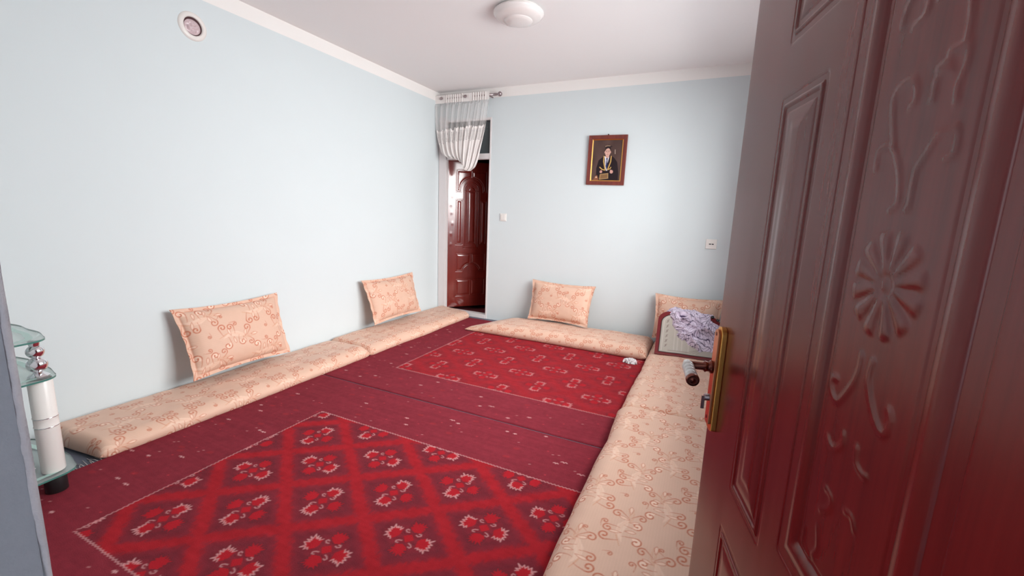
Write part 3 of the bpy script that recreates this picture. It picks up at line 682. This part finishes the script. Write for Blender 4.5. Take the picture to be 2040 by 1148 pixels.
# ------------------------------------------------------------------ crumpled checked cloth on the mat
def crumple(name, w, h, H, seed, mat, checks, res=.0035):
    nu = int(w/res)+1; nv = int(h/res)+1; A, B = np.meshgrid(np.linspace(-1, 1, nu), np.linspace(-1, 1, nv), indexing='ij')
    # map the square to an irregular disc
    R = np.maximum(np.abs(A), np.abs(B)); TH = np.arctan2(B, A); k = R/np.maximum(np.hypot(A, B), 1e-6)
    rad = 1+.16*np.sin(2*TH+seed)+.10*np.sin(3*TH+seed*2)+.09*np.sin(5*TH+1)+.05*np.sin(9*TH+seed)
    X = A*k*rad*w/2; Y = B*k*rad*h/2
    def ridg(x, y, s): return 1-np.abs(2*vnoise(x, y, s)-1)
    f1 = ridg(X*6+Y*3, Y*8-X*3, seed); f2 = ridg(X*14-Y*6, Y*15+X*5, seed+1); f3 = ridg(X*34, Y*34, seed+2)
    dome = np.clip(1-R**2.2, 0, 1)**.6
    Z = dome*(H*.55+H*.65*f1**2+H*.32*f2**2+H*.10*f3)+.004
    X = X+.020*(vnoise(A*5, B*5, seed+7)-.5)+.016*(vnoise(A*11, B*11, seed+8)-.5); Y = Y+.020*(vnoise(A*5+9, B*5, seed+9)-.5)+.016*(vnoise(A*11+5, B*11, seed+4)-.5)
    if checks:
        Cw = srgb(222, 208, 226); Cl = srgb(66, 48, 80); Cm = srgb(170, 150, 178)
        U = A*.27+.12*(vnoise(A*3, B*3, 21)-.5)+.05*f1; Vv = B*.25+.12*(vnoise(A*3+5, B*3, 22)-.5)+.05*f2
        lu = np.abs(((U/.030) % 1)-.5); lv = np.abs(((Vv/.034) % 1)-.5)
        m = np.clip((.085-lu)/.03, 0, 1); m2 = np.clip((.085-lv)/.03, 0, 1); band = ((U/.12) % 1 < .22)*.35
        c = Cw*(1-band[..., None])+Cm*band[..., None]; mm = np.maximum(m*.8, m2)[..., None]; c = c*(1-mm)+Cl*mm
    else: c = np.tile(srgb(235, 228, 230), A.shape+(1,))
    V = np.vstack([np.stack([X, Y, Z], -1).reshape(-1, 3), np.stack([X, Y, Z*0+np.minimum(Z-.003, .001)], -1).reshape(-1, 3)])
    n = nu*nv; ring = np.concatenate([np.arange(nu)*nv, (nu-1)*nv+np.arange(1, nv), np.arange(nu-2, -1, -1)*nv+nv-1, np.arange(nv-2, 0, -1)])
    r2_ = np.roll(ring, -1); Q = np.vstack([gridquads(nu, nv), gridquads(nu, nv, off=n)[:, ::-1], np.stack([ring, ring+n, r2_+n, r2_], -1)])
    cc = c.reshape(-1, 3); return fastmesh(name, V, Q, mat, col=np.vstack([cc, cc]))
ck = crumple('checked_cloth', .54, .46, .095, 3, m_cloth, True)
pose(ck, (3.378, -.42, .332), (1, .0, -.16), (0, .70, .70))
tag(ck, 'crumpled white and purple checked cloth heaped on the prayer mat in the corner', 'cloth')
bo = empty('bead_strand', (3.50, -.30, .48))
for p in ((-.010, -.055, -.010), (.037, -.055, -.038), (.062, -.06, -.066)): MB().sphere(p, .016, 10).build('bead', m_beads, bo, True)
tag(bo, 'strand of round black beads lying at the right end of the checked cloth', 'beads')
ts = crumple('crumpled_tissue', .11, .085, .05, 9, m_tissue, False, .003)
ts.location = (2.815, -.80, .012); ts.rotation_euler = (0, 0, .4)
tag(ts, 'small crumpled white tissue on the far carpet, by the back mattress corner', 'tissue')

# ------------------------------------------------------------------ glass stand by the left wall
gs = empty('glass_stand', (.505, -4.348, .010)); tag(gs, 'glass shelf stand with white columns and chrome balls at the left edge', 'stand')
def shelf(z, x0, x1, y0, y1, amp, name='shelf'):
    pts = []
    def side(a, b, n, wav):
        for i in range(n):
            t = i/n; p = np.array(a)*(1-t)+np.array(b)*t; d = np.array(b)-np.array(a); nn = np.array([d[1], -d[0]])/np.linalg.norm(d)
            s_ = math.sin(math.pi*t); pts.append(p+nn*(wav*s_+amp*math.sin(t*2*math.pi*1.5)*s_))
    side((x0+.06, y0), (x1-.06, y0), 24, .02)
    for i in range(8): a = -math.pi/2+math.pi/2*i/8; pts.append(np.array([x1-.06+.06*math.cos(a), y0+.06+.06*math.sin(a)]))
    side((x1, y0+.06), (x1, y1-.08), 20, .012)
    for i in range(8): a = math.pi/2*i/8; pts.append(np.array([x1-.08+.08*math.cos(a), y1-.08+.08*math.sin(a)]))
    side((x1-.08, y1), (x0+.06, y1), 24, .02)
    for i in range(8): a = math.pi/2+math.pi/2*i/8; pts.append(np.array([x0+.06+.06*math.cos(a), y1-.06+.06*math.sin(a)]))
    side((x0, y1-.06), (x0, y0+.06), 20, 0)
    n = len(pts); T = .008; o = np.array([.50, -4.36])
    v = [(p[0]-o[0], p[1]-o[1], z) for p in pts]+[(p[0]-o[0], p[1]-o[1], z+T) for p in pts]
    sh = pyd(name, v, [tuple(range(n))[::-1], tuple(range(n, 2*n))], m_shelf, gs)
    ed = pyd('polished_edge', v, [(i, (i+1) % n, n+(i+1) % n, n+i) for i in range(n)], m_shelfedge, sh, True)
    # etched frosted ring on top
    c = np.mean(pts, axis=0); R_ = []
    for k in (.80, .88): R_ += [((c[0]+(p[0]-c[0])*k)-o[0], (c[1]+(p[1]-c[1])*k)-o[1], z+T+.0006) for p in pts]
    pyd('etched_border', R_, [(i, (i+1) % n, n+(i+1) % n, n+i) for i in range(n)], m_frost, sh)
    return sh
shelf(.100, .20, .770, -4.66, -4.075, .006); shelf(.566, .18, .760, -4.66, -4.095, .006); shelf(.742, .16, .735, -4.66, -4.105, .007)
GO = (.50, -4.36)
for x, y in ((.688, -4.150), (.30, -4.165), (.30, -4.56), (.688, -4.56)):
    L = (x-GO[0], y-GO[1], 0)
    MB().lathe([(.036, 0), (.040, .004), (.040, .078), (.034, .098)], (L[0], L[1], .0), n=28).build('foot', m_black, gs, auto=True)
    cl_ = MB().lathe([(.040, .108), (.042, .112), (.042, .33), (.0432, .333), (.0432, .337), (.042, .340), (.042, .375), (.0432, .378), (.0432, .382), (.042, .385), (.042, .562), (.040, .566)], (L[0], L[1], 0), n=36).build('column', m_ceramic, gs, auto=True)
    for z in (.335, .380): MB().lathe([(.0434, z-.0022), (.0446, z), (.0434, z+.0022)], (L[0], L[1], 0), n=36).build('chrome_ring', m_chrome, cl_, True)
    pr = [(.036, .574), (.037, .580), (.022, .592), (.014, .598)]
    def ball(zc, r, a0=.45): return [(r*math.sin(t), zc-r*math.cos(t)) for t in np.linspace(a0, math.pi-a0, 12)]
    pr += ball(.632, .036)+[(.013, .664)]+ball(.694, .031)+[(.014, .716), (.018, .726), (.020, .742)]
    MB().lathe(pr, (L[0], L[1], 0), n=32).build('baluster', m_chrome, gs, auto=True)
orn = [(.016, .108), (.010, .114)]+[(.014*math.sin(t)+.001, .132-.014*math.cos(t)) for t in np.linspace(.4, 2.7, 8)]+[(.006, .15), (.005, .19)]+[(.011*math.sin(t)+.001, .203-.011*math.cos(t)) for t in np.linspace(.4, 2.7, 8)]+[(.005, .22), (.004, .27)]
MB().lathe(orn, (.60-GO[0], -4.20-GO[1], 0), n=20).build('small_post', m_chrome, gs, auto=True)

# loop of thin cable sticking out of the door jamb
t_ = np.linspace(-1.9, 1.9, 24)
cb = MB().tube([(JX-.004+.020*math.cos(a)+.004, NY+.012, .375+.026*math.sin(a)) for a in t_], .0012, 8).build('cable_loop', m_wire, None, True)
tag(cb, 'thin white cable loop sticking out of the grey door jamb', 'cable')

# ------------------------------------------------------------------ stove pipe vent high on the left wall
vt = empty('wall_vent', (0, -2.955, 2.592)); tag(vt, 'round white flue collar stuffed with plastic high on the left wall', 'vent')
MB().lathe([(.058, .0), (.060, .010), (.066, .014), (.080, .012), (.090, .006), (.092, .0)], (0, 0, 0), (1, 0, 0), n=40).build('collar', m_plastic, vt, auto=True)
MB().lathe([(.0585, .0005), (.058, .004)], (0, 0, 0), (1, 0, 0), n=40).build('pipe_mouth', plain('dark red pipe mouth', srgb(62, 20, 26), .6), vt)
nA = 40; A, B = np.meshgrid(np.linspace(0, 1, 24), np.linspace(0, 2*math.pi, 61), indexing='ij')
X = .052*A*np.cos(B)-.004; Yz = .048*A*np.sin(B)-.006; Zx = .005+.010*(1-A**2)+.012*vnoise(X*90+3, Yz*90, 3)*(1-A**4)
Pp = np.stack([Zx, X, Yz], -1).reshape(-1, 3)
fastmesh('stuffing', Pp, gridquads(24, 61), plain('crumpled clear plastic', srgb(205, 182, 186), .25, var=.25, nscale=45), vt)

# ------------------------------------------------------------------ ceiling lamp
lp = empty('ceiling_lamp', (1.915, -1.735, CH)); tag(lp, 'round white dome ceiling lamp, switched off', 'lamp')
MB().lathe([(.165, 0), (.170, -.004), (.170, -.020), (.160, -.026)], n=64).build('base', m_plastic, lp, auto=True)
dm = [(.186, -.016), (.190, -.024), (.188, -.034)]+[(.178*math.cos(a), -.036-.050*math.sin(a)) for a in np.linspace(.12, .80, 10)]
dm += [(.108, -.074), (.104, -.080)]+[(.100*math.cos(a), -.080-.016*math.sin(a)) for a in np.linspace(.1, math.pi/2-.01, 8)]
MB().lathe(dm, n=64).build('lamp_shade', plain('milk glass', srgb(228, 220, 218), .25, var=.01, coat=.4), lp, auto=True)
MB().lathe([(.004, -.010), (.0045, -.03), (.001, -.032)], (-.10, .155, 0), n=10).build('clip', m_steel, lp, auto=True)

# ------------------------------------------------------------------ curtain rod and tied up curtain
RY, RZ = -.075, 2.805
rod = empty('curtain_rod', (.45, RY, RZ)); tag(rod, 'brushed metal curtain rod with ball end above the back door', 'curtain rod')
MB().tube([(-.445, 0, 0), (.42, 0, 0)], .0125, 16).build('pole', m_steel, rod, True)
MB().lathe([(.0145, 0), (.0165, .008), (.0145, .045), (.010, .052), (.012, .058)]+[(.027*math.sin(t)+.001, .085-.027*math.cos(t)) for t in np.linspace(.4, math.pi-.02, 12)], (.385, 0, 0), (1, 0, 0), n=24).build('finial', m_steel, rod, auto=True)
MB().box((.33, -.004, -.02), (.345, .075, -.008)).build('bracket', m_steel, rod, bevel=.002)
MB().box((-.40, -.004, -.02), (-.385, .075, -.008)).build('bracket', m_steel, rod, bevel=.002)

def curtain():
    nu, nv = 260, 220
    L = smooth_line([(0.000, 2.845), (.000, 2.76), (.012, 2.58), (.035, 2.40), (.07, 2.24), (.12, 2.13), (.205, 2.085), (.262, 2.105)], 8)
    Rr = smooth_line([(.785, 2.845), (.785, 2.76), (.772, 2.60), (.752, 2.44), (.705, 2.25), (.655, 2.08), (.60, 1.97), (.548, 1.930)], 8)
    # lower hem between the two gathered ends
    def at(P, t):
        d = np.concatenate([[0], np.cumsum(np.linalg.norm(np.diff(P, axis=0), axis=1))]); d /= d[-1]
        return np.stack([np.interp(t, d, P[:, 0]), np.interp(t, d, P[:, 1])], -1)
    v = np.linspace(0, 1, nv); u = np.linspace(0, 1, nu); U, Vv = np.meshgrid(u, v, indexing='ij')
    a = at(L, v); b = at(Rr, v)
    X = a[None, :, 0]*(1-U)+b[None, :, 0]*U; Z = a[None, :, 1]*(1-U)+b[None, :, 1]*U
    # belly: hem sags between knot and the hanging lobe
    hem = smooth_line([(0, 0), (.12, .012), (.3, -.010), (.5, .012), (.72, .055), (.88, .045), (1, 0)], 8)
    sag = np.interp(u, hem[:, 0], hem[:, 1])
    Z = Z-sag[:, None]*np.clip((Vv-.55)/.45, 0, 1)**2*.9
    Z = Z-.0*U
    f = U*2*math.pi
    amp = .016+.010*Vv
    fold = np.sin(f*9+3*Vv+.6*np.sin(f*2))*.6+np.sin(f*17+5*Vv)*.35
    head = np.clip((2.745-Z)/.03, 0, 1)
    pl = np.where((U > .22) & (U < .52) | (U > .70) & (U < .93), np.sin(f*24), .15*np.sin(f*6))*.010*(1-head)
    Y = RY-.016-(amp*fold*head)-pl
    Y = Y-.045*np.sin(math.pi*np.clip(Vv, 0, 1))*np.sin(math.pi*U)*head
    # cloth twists round itself at the tied corner
    tw = np.clip((Vv-.72)/.28, 0, 1); Y = Y-.03*tw*np.sin(U*math.pi*3+1)
    # pattern: r = opacity of the weave
    dd = np.concatenate([np.zeros((nu, 1)), np.cumsum(np.hypot(np.diff(X, axis=1), np.diff(Z, axis=1)), axis=1)], axis=1)
    dn = 2.845-Z
    op = np.where(dn < .095, 1.0, .30+.10*np.clip(fold*1.5, 0, 1))
    edge = .44+.035*(vnoise(U*60, 0*U, 3)-.5)-.05*U
    op = np.where(dn > edge, .97, op)
    lx, ly = (U*46) % 1-.5, (dn/.017) % 1-.5
    zone = ((dn > edge+.03) & (dn < edge+.16)) & (vnoise(U*5, dn*2, 8) > .42)
    op = np.where(zone & (lx**2+ly**2 < .10), .35, op)
    V3 = np.stack([X, Y, Z], -1).reshape(-1, 3); col = np.stack([op, fold*.5+.5, op*0], -1).reshape(-1, 3)
    return fastmesh('curtain', V3, gridquads(nu, nv), None, col=col)
m_cur = bpy.data.materials.new('sheer and lace'); m_cur.use_nodes = True; nt = m_cur.node_tree; bs = nt.nodes['Principled BSDF']
at_ = N(nt, 'ShaderNodeAttribute', attribute_name='pat'); sp_ = N(nt, 'ShaderNodeSeparateColor'); nt.links.new(at_.outputs['Color'], sp_.inputs[0])
nt.links.new(sp_.outputs[0], bs.inputs['Alpha']); bs.inputs['Roughness'].default_value = .9
nt.links.new(mixc(nt, noise(nt, 300, 2, coord(nt)), (.78, .73, .71), (.88, .83, .81)), bs.inputs['Base Color'])
bs.inputs['Sheen Weight'].default_value = .1
cu = curtain(); cu.data.materials.append(m_cur); tag(cu, 'white sheer and lace curtain gathered up over the back door', 'curtain')
for x in (.10, .455):
    g = MB().lathe([(.0, 0)]+[(.022, 0), (.026, .003), (.022, .006)], (x, RY-.030, RZ), (0, -1, 0), n=24, sx=1, sy=.75).build('grommet', m_steel, cu, True)

# ------------------------------------------------------------------ framed graduation portrait
pic = empty('picture_frame', (2.2475, 0, 2.022)); pic.rotation_euler = (math.radians(-1.5)*-1, math.radians(.8), 0)
tag(pic, 'framed graduation portrait in red brown frame on the back wall', 'picture')
PW, PH = .427, .535
def ring(w1, h1, w2, h2, y0, y1, y2=None):
    y2 = y1 if y2 is None else y2
    def q(w, h, y): return [(-w/2, y, -h/2), (w/2, y, -h/2), (w/2, y, h/2), (-w/2, y, h/2)]
    v = q(w1, h1, y0)+q(w1, h1, y1)+q(w2, h2, y2)+q(w2, h2, y0); f = []
    for k in range(3):
        for i in range(4): j = (i+1) % 4; f.append((k*4+i, k*4+j, k*4+4+j, k*4+4+i))
    for i in range(4): j = (i+1) % 4; f.append((12+i, 12+j, j, i))
    return MB().add(v, f)
OF = -.006
ring(PW, PH, PW-.085, PH-.085, OF, OF-.024, OF-.016).build('frame', m_frame, pic, bevel=.003)
ring(PW-.085, PH-.085, PW-.105, PH-.105, OF, OF-.014, OF-.010).build('gold_fillet', m_brass, pic)
MB().lathe([(.006, 0), (.006, .02), (.001, .022)], (0, OF, PH/2+.006), (0, -1, 0), n=12).build('nail', m_black, pic, auto=True)
pw, ph = PW-.10, PH-.10
c = Canvas(pw, ph, .0015, srgb(84, 64, 60)); Xg, Yg = np.meshgrid(c.X/pw, c.Y/ph, indexing='ij')
c.a *= (.8+.5*vnoise(Xg*4, Yg*4, 2))[..., None]
def P_(pts): return [(x*pw, y*ph) for x, y in pts]
def ell(cx, cy, rx, ry, n=28): return [((cx+rx*math.cos(2*math.pi*k/n))*pw, (cy+ry*math.sin(2*math.pi*k/n))*ph) for k in range(n)]
gown = srgb(40, 30, 34)
c.poly(P_([(.18, 0), (.16, .30), (.22, .50), (.38, .60), (.46, .63), (.62, .62), (.74, .57), (.86, .46), (.93, .2), (.93, 0)]), gown)
c.poly(P_([(.42, .60), (.50, .30), (.58, .60)]), srgb(225, 222, 228))
c.poly(P_([(.44, .46), (.55, .25), (.50, .24), (.40, .56)]), srgb(215, 210, 218), .7)
c.poly(P_([(.475, .56), (.535, .56), (.525, .50), (.545, .36), (.515, .29), (.48, .36), (.495, .50)]), srgb(34, 44, 92))
c.stroke(P_([(.40, .60), (.40, .47), (.47, .28)]), .011, srgb(205, 165, 95)); c.stroke(P_([(.645, .60), (.64, .47), (.56, .28)]), .011, srgb(205, 165, 95))
c.stroke(P_([(.28, .33), (.36, .28), (.46, .26)]), .010, srgb(205, 165, 95)); c.stroke(P_([(.56, .27), (.64, .30), (.66, .33)]), .009, srgb(205, 165, 95))
c.poly(P_([(.455, .66), (.455, .58), (.515, .555), (.575, .58), (.575, .66)]), srgb(196, 150, 136))
c.poly(ell(.515, .70, .088, .105), srgb(212, 168, 154)); c.poly(ell(.425, .70, .02, .028), srgb(206, 158, 146)); c.poly(ell(.605, .70, .02, .028), srgb(206, 158, 146))
c.poly(P_([(.42, .73), (.42, .80), (.47, .845), (.55, .85), (.61, .81), (.615, .74), (.59, .775), (.53, .80), (.47, .785), (.435, .75)]), srgb(44, 30, 30))
c.poly(P_([(.37, .835), (.50, .805), (.67, .835), (.535, .885)]), srgb(44, 34, 40)); c.stroke(P_([(.42, .842), (.50, .862), (.58, .856)]), .006, srgb(180, 150, 120))
for ex in (.478, .552): c.poly(ell(ex, .715, .014, .008), srgb(52, 34, 34)); c.stroke(P_([(ex-.02, .735), (ex+.02, .737)]), .0035, srgb(60, 40, 38))
c.stroke(P_([(.515, .705), (.522, .675), (.508, .672)]), .003, srgb(170, 120, 110)); c.stroke(P_([(.488, .642), (.515, .637), (.542, .642)]), .0045, srgb(165, 92, 92))
c.poly(P_([(.28, .02), (.60, .05), (.59, .19), (.30, .16)]), srgb(140, 105, 72)); c.stroke(P_([(.30, .03), (.585, .06), (.575, .175), (.315, .15), (.30, .03)]), .004, srgb(190, 160, 110))
for k in range(4): c.stroke(P_([(.35, .06+.025*k), (.54, .08+.025*k)]), .003, srgb(95, 70, 50), .8)
c.poly(ell(.69, .22, .055, .045), srgb(200, 150, 138)); c.poly(ell(.33, .22, .045, .035), srgb(200, 150, 138))
for k in range(4): c.poly(ell(.655+k*.022, .25-.012*k, .011, .028, 12), srgb(208, 158, 146))
c.poly(P_([(.08, .02), (.13, .10), (.20, .14), (.26, .05), (.25, .0), (.08, 0)]), srgb(150, 95, 70), .8); c.poly(ell(.18, .08, .03, .02), srgb(225, 190, 160))
c.stroke(P_([(.76, .76), (.765, .70), (.77, .66)]), .005, srgb(200, 180, 165))
nx, ny = c.nx+1, c.ny+1; XX, YY = np.meshgrid(np.linspace(0, pw, nx), np.linspace(0, ph, ny), indexing='ij')
fastmesh('photo_print', np.stack([XX-pw/2, 0*XX+OF-.004, YY-ph/2], -1).reshape(-1, 3), gridquads(nx, ny), m_print, pic, col=c.sample(XX, YY).reshape(-1, 3))

# ------------------------------------------------------------------ switch and socket
sw = empty('light_switch', (.985, 0, 1.350)); tag(sw, 'white wall switch beside the back door', 'switch')
MB().box((-.045, -.010, -.048), (.045, -.0005, .048)).build('switch_plate', m_plastic, sw, bevel=.004)
MB().box((-.028, -.016, -.034), (.032, -.010, .034)).build('rocker', m_plastic, sw, bevel=.002)
sk = empty('power_socket', (3.40, 0, 1.165)); tag(sk, 'white power socket on the back wall near the open mahogany door', 'socket')
MB().box((-.052, -.012, -.050), (.052, -.0005, .050)).build('socket_plate', m_plastic, sk, bevel=.004)
MB().box((-.022, -.0135, -.006), (-.002, -.0118, .004)).box((.004, -.0135, -.006), (.024, -.0118, .004)).build('slot', m_black, sk)
MB().box((-.012, -.016, .012), (.018, -.012, .026)).build('toggle', m_plastic, sk, bevel=.001)
